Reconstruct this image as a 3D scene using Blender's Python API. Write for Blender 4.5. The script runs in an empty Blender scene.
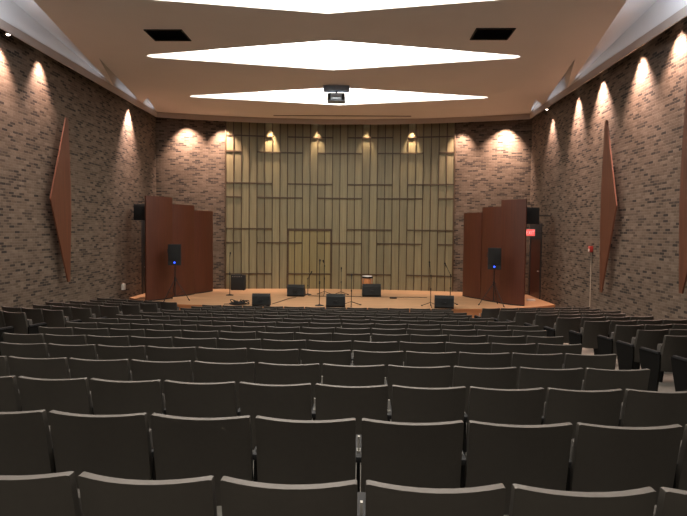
import bpy, bmesh, math, random
from mathutils import Vector, Matrix
from mathutils.geometry import tessellate_polygon
random.seed(7)
S = bpy.context.scene
C = S.collection
R = math.radians
CAMZ = 3.12            # eye height over the flat floor in front of the stage
AX = 0.67              # the photographer stands this far right of the hall axis

# ------------------------------------------------------------------ materials
def mat(name, col, rough=0.6, metal=0.0, noise=0.0, scale=20.0, bump=0.0, emit=None, estr=1.0, spec=None):
    m = bpy.data.materials.new(name); m.use_nodes = True
    nt = m.node_tree; b = nt.nodes['Principled BSDF']
    b.inputs['Base Color'].default_value = (*col, 1)
    b.inputs['Roughness'].default_value = rough
    b.inputs['Metallic'].default_value = metal
    if spec is not None: b.inputs['Specular IOR Level'].default_value = spec
    if emit:
        b.inputs['Emission Color'].default_value = (*emit, 1); b.inputs['Emission Strength'].default_value = estr
    if noise or bump:
        tc = nt.nodes.new('ShaderNodeTexCoord')
        n = nt.nodes.new('ShaderNodeTexNoise'); n.inputs['Scale'].default_value = scale; n.inputs['Detail'].default_value = 5
        nt.links.new(tc.outputs['Object'], n.inputs['Vector'])
        if noise:
            r = nt.nodes.new('ShaderNodeMixRGB'); r.blend_type = 'MIX'
            r.inputs['Color1'].default_value = (*[c*(1-noise) for c in col], 1)
            r.inputs['Color2'].default_value = (*[min(1, c*(1+noise)) for c in col], 1)
            nt.links.new(n.outputs['Fac'], r.inputs['Fac']); nt.links.new(r.outputs['Color'], b.inputs['Base Color'])
        if bump:
            bp = nt.nodes.new('ShaderNodeBump'); bp.inputs['Strength'].default_value = bump; bp.inputs['Distance'].default_value = 0.01
            nt.links.new(n.outputs['Fac'], bp.inputs['Height']); nt.links.new(bp.outputs['Normal'], b.inputs['Normal'])
    return m

def ramp(nt, stops, interp='LINEAR'):
    r = nt.nodes.new('ShaderNodeValToRGB'); cr = r.color_ramp; cr.interpolation = interp
    while len(cr.elements) < len(stops): cr.elements.new(0.5)
    for e, (p, c) in zip(cr.elements, stops): e.position = p; e.color = (*c, 1)
    return r

BWD, BH = 0.20, 0.064
def brick_mat(name, axis):
    m = bpy.data.materials.new(name); m.use_nodes = True
    nt = m.node_tree; b = nt.nodes['Principled BSDF']; L = nt.links.new
    tc = nt.nodes.new('ShaderNodeTexCoord'); sp = nt.nodes.new('ShaderNodeSeparateXYZ'); cb = nt.nodes.new('ShaderNodeCombineXYZ')
    L(tc.outputs['Object'], sp.inputs[0]); L(sp.outputs[axis], cb.inputs['X']); L(sp.outputs['Z'], cb.inputs['Y'])
    bt = nt.nodes.new('ShaderNodeTexBrick')
    bt.inputs['Scale'].default_value = 1.0; bt.inputs['Brick Width'].default_value = BWD; bt.inputs['Row Height'].default_value = BH
    bt.inputs['Mortar Size'].default_value = 0.006; bt.inputs['Mortar Smooth'].default_value = 0.3; bt.inputs['Bias'].default_value = 0
    bt.inputs['Color1'].default_value = (0, 0, 0, 1); bt.inputs['Color2'].default_value = (1, 1, 1, 1); bt.inputs['Mortar'].default_value = (0.6, 0.6, 0.6, 1)
    L(cb.outputs[0], bt.inputs['Vector'])
    def mth(op, a, b=None):
        n = nt.nodes.new('ShaderNodeMath'); n.operation = op
        for k, v in enumerate((a, b)):
            if v is None: continue
            if isinstance(v, (int, float)): n.inputs[k].default_value = v
            else: L(v, n.inputs[k])
        return n.outputs[0]
    rowv = mth('FLOOR', mth('DIVIDE', sp.outputs['Z'], BH))
    odd = mth('FLOORED_MODULO', rowv, 2.0)
    offs = mth('MULTIPLY', mth('SUBTRACT', 1.0, odd), 0.5)
    colv = mth('FLOOR', mth('ADD', mth('DIVIDE', sp.outputs[axis], BWD), offs))
    c2 = nt.nodes.new('ShaderNodeCombineXYZ'); L(colv, c2.inputs['X']); L(rowv, c2.inputs['Y'])
    wn = nt.nodes.new('ShaderNodeTexWhiteNoise'); wn.noise_dimensions = '2D'; L(c2.outputs[0], wn.inputs['Vector'])
    rp = ramp(nt, [(0.0, (0.014, 0.009, 0.006)), (0.10, (0.028, 0.0185, 0.012)), (0.24, (0.062, 0.042, 0.028)), (0.34, (0.093, 0.065, 0.044)), (0.6, (0.113, 0.080, 0.055)), (0.85, (0.131, 0.095, 0.067)), (1.0, (0.157, 0.116, 0.084))])
    L(wn.outputs['Value'], rp.inputs['Fac'])
    nz = nt.nodes.new('ShaderNodeTexNoise'); nz.inputs['Scale'].default_value = 6; nz.inputs['Detail'].default_value = 6
    L(tc.outputs['Object'], nz.inputs['Vector'])
    mx = nt.nodes.new('ShaderNodeMixRGB'); mx.blend_type = 'MULTIPLY'; mx.inputs['Fac'].default_value = 0.5
    L(rp.outputs['Color'], mx.inputs['Color1'])
    r2 = ramp(nt, [(0.3, (0.55, 0.52, 0.5)), (0.7, (1, 1, 1))]); L(nz.outputs['Fac'], r2.inputs['Fac']); L(r2.outputs['Color'], mx.inputs['Color2'])
    mm = nt.nodes.new('ShaderNodeMixRGB'); mm.inputs['Color2'].default_value = (0.135, 0.103, 0.076, 1)
    L(bt.outputs['Fac'], mm.inputs['Fac']); L(mx.outputs['Color'], mm.inputs['Color1']); L(mm.outputs['Color'], b.inputs['Base Color'])
    b.inputs['Roughness'].default_value = 0.85
    inv = nt.nodes.new('ShaderNodeMath'); inv.operation = 'SUBTRACT'; inv.inputs[0].default_value = 1.0; L(bt.outputs['Fac'], inv.inputs[1])
    ad = nt.nodes.new('ShaderNodeMath'); ad.operation = 'ADD'; L(inv.outputs[0], ad.inputs[0]); L(wn.outputs['Value'], ad.inputs[1])
    bp = nt.nodes.new('ShaderNodeBump'); bp.inputs['Strength'].default_value = 0.35; bp.inputs['Distance'].default_value = 0.008
    L(ad.outputs[0], bp.inputs['Height']); L(bp.outputs['Normal'], b.inputs['Normal'])
    return m

def wood_mat(name, c1, c2, grain=(18, 18, 0.7), rough=0.4, cells=None, cvar=0.25, bump=0.05):
    """streaky timber; cells = (axis, width, origin): boards of that width each take their own tint"""
    m = bpy.data.materials.new(name); m.use_nodes = True
    nt = m.node_tree; b = nt.nodes['Principled BSDF']; L = nt.links.new
    tc = nt.nodes.new('ShaderNodeTexCoord'); mp = nt.nodes.new('ShaderNodeMapping'); mp.inputs['Scale'].default_value = grain
    L(tc.outputs['Object'], mp.inputs['Vector'])
    n = nt.nodes.new('ShaderNodeTexNoise'); n.inputs['Scale'].default_value = 1.5; n.inputs['Detail'].default_value = 8; n.inputs['Distortion'].default_value = 0.6
    L(mp.outputs[0], n.inputs['Vector'])
    rp = ramp(nt, [(0.3, c1), (0.7, c2)]); L(n.outputs['Fac'], rp.inputs['Fac'])
    out = rp.outputs['Color']
    if cells:
        ax, w, o0 = cells
        sp = nt.nodes.new('ShaderNodeSeparateXYZ'); L(tc.outputs['Object'], sp.inputs[0])
        a = nt.nodes.new('ShaderNodeMath'); a.operation = 'SUBTRACT'; a.inputs[1].default_value = o0; L(sp.outputs[ax], a.inputs[0])
        d = nt.nodes.new('ShaderNodeMath'); d.operation = 'DIVIDE'; d.inputs[1].default_value = w; L(a.outputs[0], d.inputs[0])
        f = nt.nodes.new('ShaderNodeMath'); f.operation = 'FLOOR'; L(d.outputs[0], f.inputs[0])
        wn = nt.nodes.new('ShaderNodeTexWhiteNoise'); wn.noise_dimensions = '1D'; L(f.outputs[0], wn.inputs['W'])
        r2 = ramp(nt, [(0, (1-cvar,)*3), (1, (1+cvar,)*3)]); L(wn.outputs['Value'], r2.inputs['Fac'])
        mx = nt.nodes.new('ShaderNodeMixRGB'); mx.blend_type = 'MULTIPLY'; mx.inputs['Fac'].default_value = 1
        L(out, mx.inputs['Color1']); L(r2.outputs['Color'], mx.inputs['Color2']); out = mx.outputs['Color']
    L(out, b.inputs['Base Color']); b.inputs['Roughness'].default_value = rough
    if bump:
        bp = nt.nodes.new('ShaderNodeBump'); bp.inputs['Strength'].default_value = bump; bp.inputs['Distance'].default_value = 0.004
        L(n.outputs['Fac'], bp.inputs['Height']); L(bp.outputs['Normal'], b.inputs['Normal'])
    return m

COLW = 0.307; WX0 = -4.715; WX1 = WX0 + 30*COLW
M = dict(
 brick_side=brick_mat('brick_side', 'Y'), brick_back=brick_mat('brick_back', 'X'),
 board=wood_mat('pale_board', (0.17, 0.146, 0.077), (0.23, 0.198, 0.107), (14, 14, 0.5), 0.5, ('X', COLW, WX0), 0.16),
 door_board=wood_mat('door_board', (0.19, 0.157, 0.066), (0.245, 0.203, 0.088), (14, 14, 0.5), 0.5, ('X', COLW, WX0), 0.14),
 batten=wood_mat('brown_batten', (0.046, 0.027, 0.012), (0.072, 0.043, 0.019), (20, 20, 1), 0.5),
 veneer=wood_mat('red_brown_veneer', (0.057, 0.0145, 0.0065), (0.086, 0.0235, 0.0100), (26, 26, 0.6), 0.45),
 sail=wood_mat('sail_veneer', (0.085, 0.027, 0.0125), (0.125, 0.041, 0.019), (26, 26, 0.6), 0.5),
 door_dark=wood_mat('dark_door', (0.05, 0.016, 0.010), (0.07, 0.023, 0.013), (20, 20, 0.6), 0.4),
 stage=wood_mat('stage_boards', (0.42, 0.238, 0.125), (0.52, 0.31, 0.17), (0.8, 9, 9), 0.38, ('Y', 0.09, 0), 0.10),
 stage_front=wood_mat('stage_front', (0.36, 0.15, 0.06), (0.46, 0.20, 0.08), (0.8, 9, 9), 0.4),
 ceiling=mat('ceiling_paint', (0.87, 0.80, 0.745), 0.8, noise=0.03, scale=1.2),
 fascia=mat('fascia_paint', (0.44, 0.365, 0.315), 0.7, noise=0.03, scale=2),
 coffer=mat('coffer_white', (0.72, 0.70, 0.68), 0.8, noise=0.02, scale=3),
 lum=mat('luminous_panel', (0.9, 0.9, 0.86), 0.5, emit=(1.0, 0.94, 0.85), estr=9.3),
 carpet=mat('floor_grey', (0.17, 0.16, 0.14), 0.85, noise=0.2, scale=9, bump=0.1),
 rear=mat('rear_wall', (0.16, 0.125, 0.10), 0.9, noise=0.1),
 shell=mat('seat_shell', (0.042, 0.037, 0.031), 0.55, noise=0.10, scale=30, bump=0.05, spec=0.35),
 rim=mat('seat_edge_lit', (0.112, 0.099, 0.089), 0.55, noise=0.06, scale=40, spec=0.3),  # backrest top faces coloured lighter than the shell, imitating light from above
 cushion=mat('seat_fabric', (0.055, 0.048, 0.042), 0.9, noise=0.2, scale=80, bump=0.2),
 black=mat('black_plastic', (0.006, 0.006, 0.007), 0.7, noise=0.15, scale=30),
 blackm=mat('black_metal', (0.014, 0.014, 0.015), 0.4, metal=0.3, noise=0.1),
 grille=mat('speaker_grille', (0.006, 0.0065, 0.0065), 0.85, noise=0.3, scale=300, bump=0.3),
 tolex=mat('speaker_box', (0.006, 0.007, 0.007), 0.85, noise=0.25, scale=90, bump=0.2),
 endp=mat('end_panel', (0.005, 0.0045, 0.004), 0.85, noise=0.1, spec=0.1),
 steel=mat('pale_metal', (0.34, 0.32, 0.29), 0.5, metal=0.2, noise=0.05),
 white=mat('white_plastic', (0.62, 0.58, 0.52), 0.5, noise=0.03),
 conduit=mat('conduit_paint', (0.34, 0.28, 0.22), 0.6, noise=0.05),
 red=mat('alarm_red', (0.32, 0.030, 0.022), 0.45, noise=0.05),
 vent=mat('vent_dark', (0.012, 0.011, 0.010), 0.7, noise=0.2),
 slot=mat('slot_dark', (0.10, 0.07, 0.055), 0.8, noise=0.1),
 grey=mat('dark_grey_panel', (0.018, 0.018, 0.019), 0.6, noise=0.1),
 projb=mat('projector_grey', (0.26, 0.32, 0.42), 0.4, noise=0.1),
 lens=mat('lens_glass', (0.30, 0.36, 0.42), 0.1, metal=0.3),
 led=mat('blue_led', (0.05, 0.1, 0.9), 0.4, emit=(0.02, 0.07, 1.0), estr=4),
 exitf=mat('exit_face', (0.7, 0.1, 0.1), 0.5, emit=(1.0, 0.11, 0.10), estr=0.75),
 exitl=mat('exit_letters', (0.9, 0.5, 0.5), 0.5, emit=(1.0, 0.40, 0.36), estr=0.9),
 lamp=mat('lamp_lens', (1, 0.95, 0.9), 0.3, emit=(1.0, 0.86, 0.72), estr=9),
 lampoff=mat('lamp_lens_unlit', (0.10, 0.09, 0.08), 0.3),
 drumw=wood_mat('drum_wood', (0.45, 0.18, 0.07), (0.58, 0.25, 0.10), (20, 20, 1), 0.35),
 skin=mat('drum_head', (0.80, 0.78, 0.74), 0.5, noise=0.05),
)

# ------------------------------------------------------------------ mesh helpers
class MB:
    def __init__(s): s.v = []; s.f = []; s.mi = []; s.cur = 0
    def add(s, vs, fs):
        o = len(s.v); s.v += [tuple(v) for v in vs]
        for f in fs: s.f.append([i+o for i in f]); s.mi.append(s.cur)
        return s
    def box(s, x0, x1, y0, y1, z0, z1, T=None):
        vs = [Vector((x, y, z)) for z in (z0, z1) for y in (y0, y1) for x in (x0, x1)]
        if T: vs = [T @ v for v in vs]
        return s.add(vs, [(0, 2, 3, 1), (4, 5, 7, 6), (0, 1, 5, 4), (2, 6, 7, 3), (0, 4, 6, 2), (1, 3, 7, 5)])
    def bevbox(s, x0, x1, y0, y1, z0, z1, b=0.01, T=None):
        bm = bmesh.new()
        vs = [bm.verts.new((x, y, z)) for z in (z0, z1) for y in (y0, y1) for x in (x0, x1)]
        for f in [(0, 2, 3, 1), (4, 5, 7, 6), (0, 1, 5, 4), (2, 6, 7, 3), (0, 4, 6, 2), (1, 3, 7, 5)]: bm.faces.new([vs[i] for i in f])
        bmesh.ops.bevel(bm, geom=bm.edges[:], offset=b, segments=2, affect='EDGES', profile=0.6)
        bm.verts.index_update()
        s.add([(T @ v.co) if T else v.co.copy() for v in bm.verts], [[v.index for v in f.verts] for f in bm.faces]); bm.free(); return s
    def tube(s, pts, r, n=8, caps=True):
        pts = [Vector(p) for p in pts]; rr = r if isinstance(r, (list, tuple)) else [r]*len(pts)
        rings = []
        for i, p in enumerate(pts):
            t = (pts[min(i+1, len(pts)-1)] - pts[max(i-1, 0)]).normalized()
            a = Vector((0, 0, 1)) if abs(t.z) < 0.95 else Vector((1, 0, 0))
            u = t.cross(a).normalized(); w = t.cross(u)
            rings.append([p + (u*math.cos(2*math.pi*k/n) + w*math.sin(2*math.pi*k/n))*rr[i] for k in range(n)])
        vs = [v for g in rings for v in g]; fs = []
        for i in range(len(pts)-1):
            for k in range(n): fs.append((i*n+k, i*n+(k+1) % n, (i+1)*n+(k+1) % n, (i+1)*n+k))
        if caps: fs += [tuple(range(n-1, -1, -1)), tuple((len(pts)-1)*n+k for k in range(n))]
        return s.add(vs, fs)
    def lathe(s, prof, n=20, c=(0, 0)):
        vs = [(c[0]+r*math.cos(2*math.pi*k/n), c[1]+r*math.sin(2*math.pi*k/n), z) for r, z in prof for k in range(n)]; fs = []
        for i in range(len(prof)-1):
            for k in range(n): fs.append((i*n+k, i*n+(k+1) % n, (i+1)*n+(k+1) % n, (i+1)*n+k))
        fs += [tuple(range(n-1, -1, -1)), tuple((len(prof)-1)*n+k for k in range(n))]
        return s.add(vs, fs)
    def prism(s, poly, fn, a, b):
        """poly of 2D points extruded; fn(p, t) -> 3D"""
        n = len(poly); vs = [fn(p, a) for p in poly] + [fn(p, b) for p in poly]
        fs = [tuple(range(n-1, -1, -1)), tuple(range(n, 2*n))] + [(i, (i+1) % n, n+(i+1) % n, n+i) for i in range(n)]
        return s.add(vs, fs)
    def build(s, name, m, parent=None, smooth=0.6):
        me = bpy.data.meshes.new(name); me.from_pydata(s.v, [], s.f)
        ms = m if isinstance(m, (list, tuple)) else [m]
        for k in ms: me.materials.append(M[k])
        for p, i in zip(me.polygons, s.mi): p.material_index = i
        bm = bmesh.new(); bm.from_mesh(me); bmesh.ops.recalc_face_normals(bm, faces=bm.faces[:]); bm.to_mesh(me); bm.free()
        if smooth:
            for p in me.polygons: p.use_smooth = True
            me.set_sharp_from_angle(angle=smooth)
        o = bpy.data.objects.new(name, me); C.objects.link(o)
        if parent: o.parent = parent
        return o

def tag(o, label=None, cat=None, group=None, kind=None):
    if label: o['label'] = label
    if cat: o['category'] = cat
    if group: o['group'] = group
    if kind: o['kind'] = kind
    return o
def struct(o, label=None, cat=None): return tag(o, label, cat, kind='structure')
def thing(name, label, cat, loc=(0, 0, 0), rz=0.0, group=None):
    o = bpy.data.objects.new(name, None); C.objects.link(o); o.location = loc; o.rotation_euler = (0, 0, rz)
    o.empty_display_size = 0.1
    return tag(o, label, cat, group)
def copy_tree(o, parent=None):
    c = o.copy(); C.objects.link(c)
    if parent: c.parent = parent
    for ch in list(o.children): copy_tree(ch, c)
    return c
ORD = ['zeroth', 'first', 'second', 'third', 'fourth', 'fifth', 'sixth', 'seventh', 'eighth', 'ninth', 'tenth', 'eleventh', 'twelfth', 'thirteenth', 'fourteenth', 'fifteenth', 'sixteenth', 'seventeenth']

# ------------------------------------------------------------------ room shell
HW = 7.3                                   # half width between the brick walls
ZC = CAMZ + 4.47; ZF = CAMZ + 4.27         # ceiling, lower edge of the fascias
STZ = CAMZ - 2.37                          # stage floor
YB0 = -4.0
def yback(x): return 23.2 - x*x/40.0
def aisle_l(y): return -6.15 + 0.2214*(max(9.8, y) - 9.8)      # the side blocks' aisle ends
def aisle_r(y): return 5.03 if y < 9.4 else 5.17 - 0.2*(max(9.8, y) - 9.8)
KL, KR = 0.935, 0.965                       # the side blocks stand a little higher and nearer than the centre rows
HS = CAMZ - 0.87
def side_z(z, k): return HS - k*(HS - z)
def zrow(d): return 1.497 - 0.0857*(d + 0.12)
def side_floor(x, y, left):
    d = y
    for _ in range(5):
        if left: xa = KL*(aisle_l(d)-AX)+AX; d = (y - 0.32*(xa-x))/KL - 0.37
        else: xa = KR*(aisle_r(d)-AX)+AX; d = (y - 0.20*(x-xa))/KR - 0.31
    return side_z(zrow(d), KL if left else KR), xa
def zfloor(y, x=0.0):
    zc = 1.497 - 0.0857*(y - (0.006*x*x - 0.02*x))
    zs, xa = side_floor(x, y, x < 0)
    t = (xa + 0.6 - x)/0.6 if x < 0 else (x - xa + 0.6)/0.6
    t = max(0.0, min(1.0, t))
    return max(0.0, zc*(1-t) + zs*t)

b = MB()                                                                   # raked floor
NX, NY = 60, 90; x_ = [-HW-0.1 + (2*HW+0.2)*i/NX for i in range(NX+1)]; y_ = [YB0 + (20.4-YB0)*j/NY for j in range(NY+1)]
b.add([(x, y, zfloor(y, x)) for y in y_ for x in x_], [(j*(NX+1)+i, j*(NX+1)+i+1, (j+1)*(NX+1)+i+1, (j+1)*(NX+1)+i) for j in range(NY) for i in range(NX)])
struct(b.build('floor', 'carpet', smooth=1.0))

# side walls (door openings are at stage level in both)
DY0, DY1, DH = 20.45, 21.70, 2.2
for sgn, nm in ((-1, 'wall_left'), (1, 'wall_right')):
    b = MB(); xi, xo = sgn*HW, sgn*(HW+0.25)
    lo, hi = min(xi, xo), max(xi, xo)
    b.box(lo, hi, YB0, DY0, -0.2, ZC+0.6); b.box(lo, hi, DY1, yback(HW)+0.3, -0.2, ZC+0.6); b.box(lo, hi, DY0, DY1, STZ+DH+0.55, ZC+0.6); b.box(lo, hi, DY0, DY1, -0.2, STZ)
    struct(b.build(nm, 'brick_side', smooth=None))
b = MB(); b.box(-HW-0.25, HW+0.25, YB0-0.25, YB0, -0.2, ZC+0.6); struct(b.build('wall_rear', 'rear', smooth=None))
# back wall: a shallow bow, brick wings and brick behind the boards
b = MB(); xs = [-HW + 2*HW*i/40 for i in range(41)]
for i in range(40):
    a, c = xs[i], xs[i+1]; off = 0.06
    b.add([(a, yback(a)+off, 0), (c, yback(c)+off, 0), (c, yback(c)+off, ZC+0.6), (a, yback(a)+off, ZC+0.6), (a, yback(a)+0.3, 0), (c, yback(c)+0.3, 0), (c, yback(c)+0.3, ZC+0.6), (a, yback(a)+0.3, ZC+0.6)],
          [(0, 1, 2, 3), (5, 4, 7, 6), (3, 2, 6, 7), (0, 4, 5, 1)])
struct(b.build('wall_back', 'brick_back', smooth=1.0))
# timber cladding of the back wall: 30 boards wide
ZT = ZF + 0.25; DC0, DC1 = 8, 14; ZDOOR = CAMZ + 0.10
def cx(k): return WX0 + k*COLW
def wallface(b, k0, k1, z0, z1, front, back):
    for k in range(k0, k1):
        a, c = cx(k), cx(k+1)
        b.add([(a, yback(a)-front, z0), (c, yback(c)-front, z0), (c, yback(c)-front, z1), (a, yback(a)-front, z1), (a, yback(a)+back, z0), (c, yback(c)+back, z0), (c, yback(c)+back, z1), (a, yback(a)+back, z1)],
              [(0, 1, 2, 3), (5, 4, 7, 6), (3, 2, 6, 7), (0, 4, 5, 1), (0, 3, 7, 4), (1, 5, 6, 2)])
b = MB(); wallface(b, 0, DC0, STZ, ZT, 0.0, 0.055); wallface(b, DC1, 30, STZ, ZT, 0.0, 0.055); wallface(b, DC0, DC1, ZDOOR, ZT, 0.0, 0.055)
struct(b.build('trim_1', 'board', smooth=None), 'tall pale timber board cladding across the back of the stage')
b = MB()
def vbat(b, k, z0, z1, w=0.034, f=0.035, bk=-0.001):
    x = cx(k); y = yback(x); b.box(x-w/2, x+w/2, y-f, y-bk, z0, z1)
def hbat(b, k0, k1, z, w=0.05, f=0.045):
    for k in range(k0, k1):
        a, c = cx(k), cx(k+1)
        b.add([(a, yback(a)-f, z-w/2), (c, yback(c)-f, z-w/2), (c, yback(c)-f, z+w/2), (a, yback(a)-f, z+w/2), (a, yback(a)-0.001, z-w/2), (c, yback(c)-0.001, z-w/2), (c, yback(c)-0.001, z+w/2), (a, yback(a)-0.001, z+w/2)],
              [(0, 1, 2, 3), (5, 4, 7, 6), (3, 2, 6, 7), (0, 4, 5, 1), (0, 3, 7, 4), (1, 5, 6, 2)])
for k in range(31):
    if DC0 < k < DC1: vbat(b, k, ZDOOR, ZT)
    else: vbat(b, k, STZ, ZT, 0.055 if k in (0, 30) else 0.034)
ZA = [CAMZ+z for z in (3.86, 1.95, 0.10, -1.75)]; ZBr = [CAMZ+z for z in (3.22, 1.38, -0.47)]
SA = [(0, 6), (8, 14), (16, 22), (24, 30)]; SB = [(0, 2), (4, 10), (12, 18), (20, 26), (28, 30)]
for z in ZA:
    for s0, s1 in SA:
        if z < ZDOOR and s0 == DC0: continue
        hbat(b, s0, s1, z)
for z in ZBr:
    for s0, s1 in SB:
        if z < ZDOOR:                       # rails stop at the door's jambs
            if s0 < DC0 < s1: s1 = DC0
            elif s0 < DC1 < s1: s0 = DC1
        hbat(b, s0, s1, z)
struct(b.build('trim_2', 'batten', smooth=None), 'brown battens and staggered rails on the pale timber cladding')
# flush door in the cladding
d = MB(); wallface(d, DC0, DC1, STZ, ZDOOR-0.012, 0.004, 0.03); door = struct(d.build('door_1', 'door_board', smooth=None), 'flush timber door within the boarded stage wall')
d = MB()
for k in range(DC0, DC1+1): vbat(d, k if k not in (DC0, DC1) else k + (0.12 if k == DC0 else -0.12), STZ+0.01, ZDOOR-0.014, 0.034 if DC0 < k < DC1 else 0.06, 0.036, 0.005)
hbat(d, DC0, DC1, ZDOOR-0.045, 0.05, 0.04); hbat(d, DC0, DC1, ZA[3], 0.05, 0.046); hbat(d, 8, 10, ZBr[2], 0.05, 0.046); hbat(d, 12, 14, ZBr[2], 0.05, 0.046)
d.build('door_batten', 'batten', door, smooth=None)

# side doors
for sgn, n, lab in ((-1, 2, 'dark door in the left brick wall beside the stage'), (1, 3, 'dark red-brown door in the right brick wall under the exit sign')):
    xi = sgn*(HW-0.005); xo = sgn*(HW+0.05)
    d = MB(); d.box(min(xi, xo), max(xi, xo), DY0+0.03, DY1-0.03, STZ+0.005, STZ+DH-0.03)
    dr = struct(d.build('door_%d' % n, 'door_dark' if sgn > 0 else 'grey', smooth=None), lab)
    d = MB(); xa, xb = sgn*(HW-0.03), sgn*(HW+0.2); l, h = min(xa, xb), max(xa, xb)
    d.box(l, h, DY0-0.05, DY0+0.03, STZ, STZ+DH+0.55); d.box(l, h, DY1-0.03, DY1+0.05, STZ, STZ+DH+0.55); d.box(l, h, DY0+0.03, DY1-0.03, STZ+DH-0.03, STZ+DH+0.55)
    d.build('door_frame', 'grey', dr, smooth=None)
    d = MB(); d.tube([(sgn*(HW-0.03), DY0+0.12, STZ+1.0), (sgn*(HW-0.06), DY0+0.12, STZ+1.0), (sgn*(HW-0.06), DY0+0.24, STZ+1.0)], 0.012); d.build('door_handle', 'steel', dr)

# stage
SE = [(-7.3, 19.3), (-6.6, 18.6), (-6.38, 18.15), (-5.8, 17.9), (-5.0, 17.72), (-3, 17.5), (0, 17.42), (3, 17.46), (5.0, 17.7), (5.8, 17.95), (6.6, 18.4), (7.3, 18.9)]
bk = [(x, yback(x)+0.05) for x in [7.3 - 14.6*i/20 for i in range(21)]]
poly = SE + bk
tri = tessellate_polygon([[Vector((p[0], p[1], 0)) for p in poly]])
b = MB(); b.add([(p[0], p[1], STZ) for p in poly], [tuple(t) for t in tri]); b.build('stage_floor', 'stage', smooth=None)
struct(bpy.data.objects['stage_floor'], 'orange timber stage floor in front of the boarded wall')
b = MB()
for (ax, ay), (bx2, by) in zip(SE[:-1], SE[1:]): b.add([(ax, ay, 0), (bx2, by, 0), (bx2, by, STZ), (ax, ay, STZ)], [(0, 1, 2, 3)])
for (ax, ay), (bx2, by) in zip(SE[:-1], SE[1:]):   # nosing
    b.add([(ax, ay-0.025, STZ-0.05), (bx2, by-0.025, STZ-0.05), (bx2, by-0.025, STZ+0.002), (ax, ay-0.025, STZ+0.002), (ax, ay, STZ-0.05), (bx2, by, STZ-0.05), (bx2, by, STZ+0.002), (ax, ay, STZ+0.002)], [(0, 1, 2, 3), (3, 2, 6, 7), (4, 5, 1, 0)])
struct(b.build('trim_3', 'stage_front', smooth=None), 'orange timber front edge of the stage')
for sgn in (-1, 1):
    st = thing('stage_step', 'wooden step against the stage front near the %s aisle' % ('left' if sgn < 0 else 'right'), 'step', (sgn*4.85, 17.4, 0), group='stage steps')
    q = MB(); q.box(-0.75, 0.75, -0.33, 0.06 if sgn > 0 else 0.1, 0, 0.345); q.build('riser_box', 'stage_front', st, smooth=None)
    q = MB(); q.bevbox(-0.78, 0.78, -0.36, 0.06 if sgn > 0 else 0.1, 0.345, 0.38, 0.008); q.build('tread', 'stage', st, smooth=None)

# ------------------------------------------------------------------ ceiling
FX = 7.0
DIAC = [-2.35, 1.85, 6.1, 10.48, 14.5, 18.78]
def diamond(yc, hw=4.68, hd=1.21, tip=0.12):
    if yc > 18: hw = 4.86
    if 9 < yc < 12: hw = 5.35
    return [(-hw, yc-tip), (0, yc-hd), (hw, yc-tip), (hw+0.10, yc), (hw, yc+tip), (0, yc+hd), (-hw, yc+tip), (-hw-0.10, yc)]
# side coffers: apex (x, y), near and far tips on the fascia, depth of the fold
COF = [((5.65, 6.1), 1.5, 9.0, 0.75), ((5.60, 10.3), 9.3, 17.4, 0.75), ((6.15, 14.68), 17.5, 19.7, 0.38), ((6.48, 18.95), 19.8, 21.2, 0.25)]
YE = lambda x: yback(x) - 0.75            # ceiling's edge by the back wall
right = []; left = []
for (a, n, f, h) in COF: right += [(FX, n), a, (FX, f)]
outer = [(-FX, YB0), (FX, YB0)] + right + [(FX, YE(FX))] + [(x, YE(x)) for x in [FX - 2*FX*i/24 for i in range(1, 24)]] + [(-FX, YE(FX))] + [(-x, y) for x, y in reversed(right)]
holes = [[(x - (0.05 if y > 12 else 0), yy) for x, yy in diamond(y)] for y in DIAC]
lines = [[Vector((x, y, 0)) for x, y in outer]] + [[Vector((x, y, 0)) for x, y in h] for h in holes]
tri = tessellate_polygon(lines); pts = [p for l in lines for p in l]
b = MB(); b.add([(p.x, p.y, ZC) for p in pts], [tuple(t) for t in tri])
struct(b.build('ceiling', 'ceiling', smooth=None))
# folded white soffits of the side coffers
k = 4
for sgn in (-1, 1):
    b = MB()
    for (a, n, f, h) in COF:
        A = (sgn*a[0], a[1], ZC); N = (sgn*FX, n, ZC); F = (sgn*FX, f, ZC); T = (sgn*(FX-0.02), n+0.12*(f-n), ZC+h)
        A2 = (sgn*(a[0]+0.02), a[1]+0.02, ZC+0.12)
        b.add([A, N, F, T, A2], [(A2 and 4, 2, 3), (0, 2, 4), (4, 3, 1), (0, 4, 1), (1, 3, 2)])
    struct(b.build('trim_%d' % k, 'coffer', smooth=None), 'pale folded coffers of the ceiling along the %s wall' % ('left' if sgn < 0 else 'right')); k += 1
    b = MB(); xi, xo = sgn*FX, sgn*(FX+0.03); b.box(min(xi, xo), max(xi, xo), YB0, YE(FX), ZF, ZC+0.16)
    xa, xb = sgn*(FX+0.03), sgn*HW; b.box(min(xa, xb), max(xa, xb), YB0, YE(FX)+0.3, ZC+0.16, ZC+0.2)
    struct(b.build('trim_%d' % k, 'fascia', smooth=None), 'brown fascia along the top of the %s brick wall' % ('left' if sgn < 0 else 'right')); k += 1
b = MB(); xs = [-FX + 2*FX*i/40 for i in range(41)]
for i in range(40):
    a, c = xs[i], xs[i+1]; ya, yc = YE(a), YE(c)
    b.add([(a, ya, ZF), (c, yc, ZF), (c, yc, ZC+0.16), (a, ya, ZC+0.16), (a, ya+0.03, ZF), (c, yc+0.03, ZF), (c, yc+0.03, ZC+0.16), (a, ya+0.03, ZC+0.16)], [(0, 1, 2, 3), (5, 4, 7, 6), (0, 4, 5, 1)])
    b.add([(a, ya, ZC+0.16), (c, yc, ZC+0.16), (c, yback(c)+0.06, ZC+0.16), (a, yback(a)+0.06, ZC+0.16)], [(0, 1, 2, 3)])
struct(b.build('trim_%d' % k, 'fascia', smooth=1.0), 'curved brown fascia above the back wall of the stage')
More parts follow.
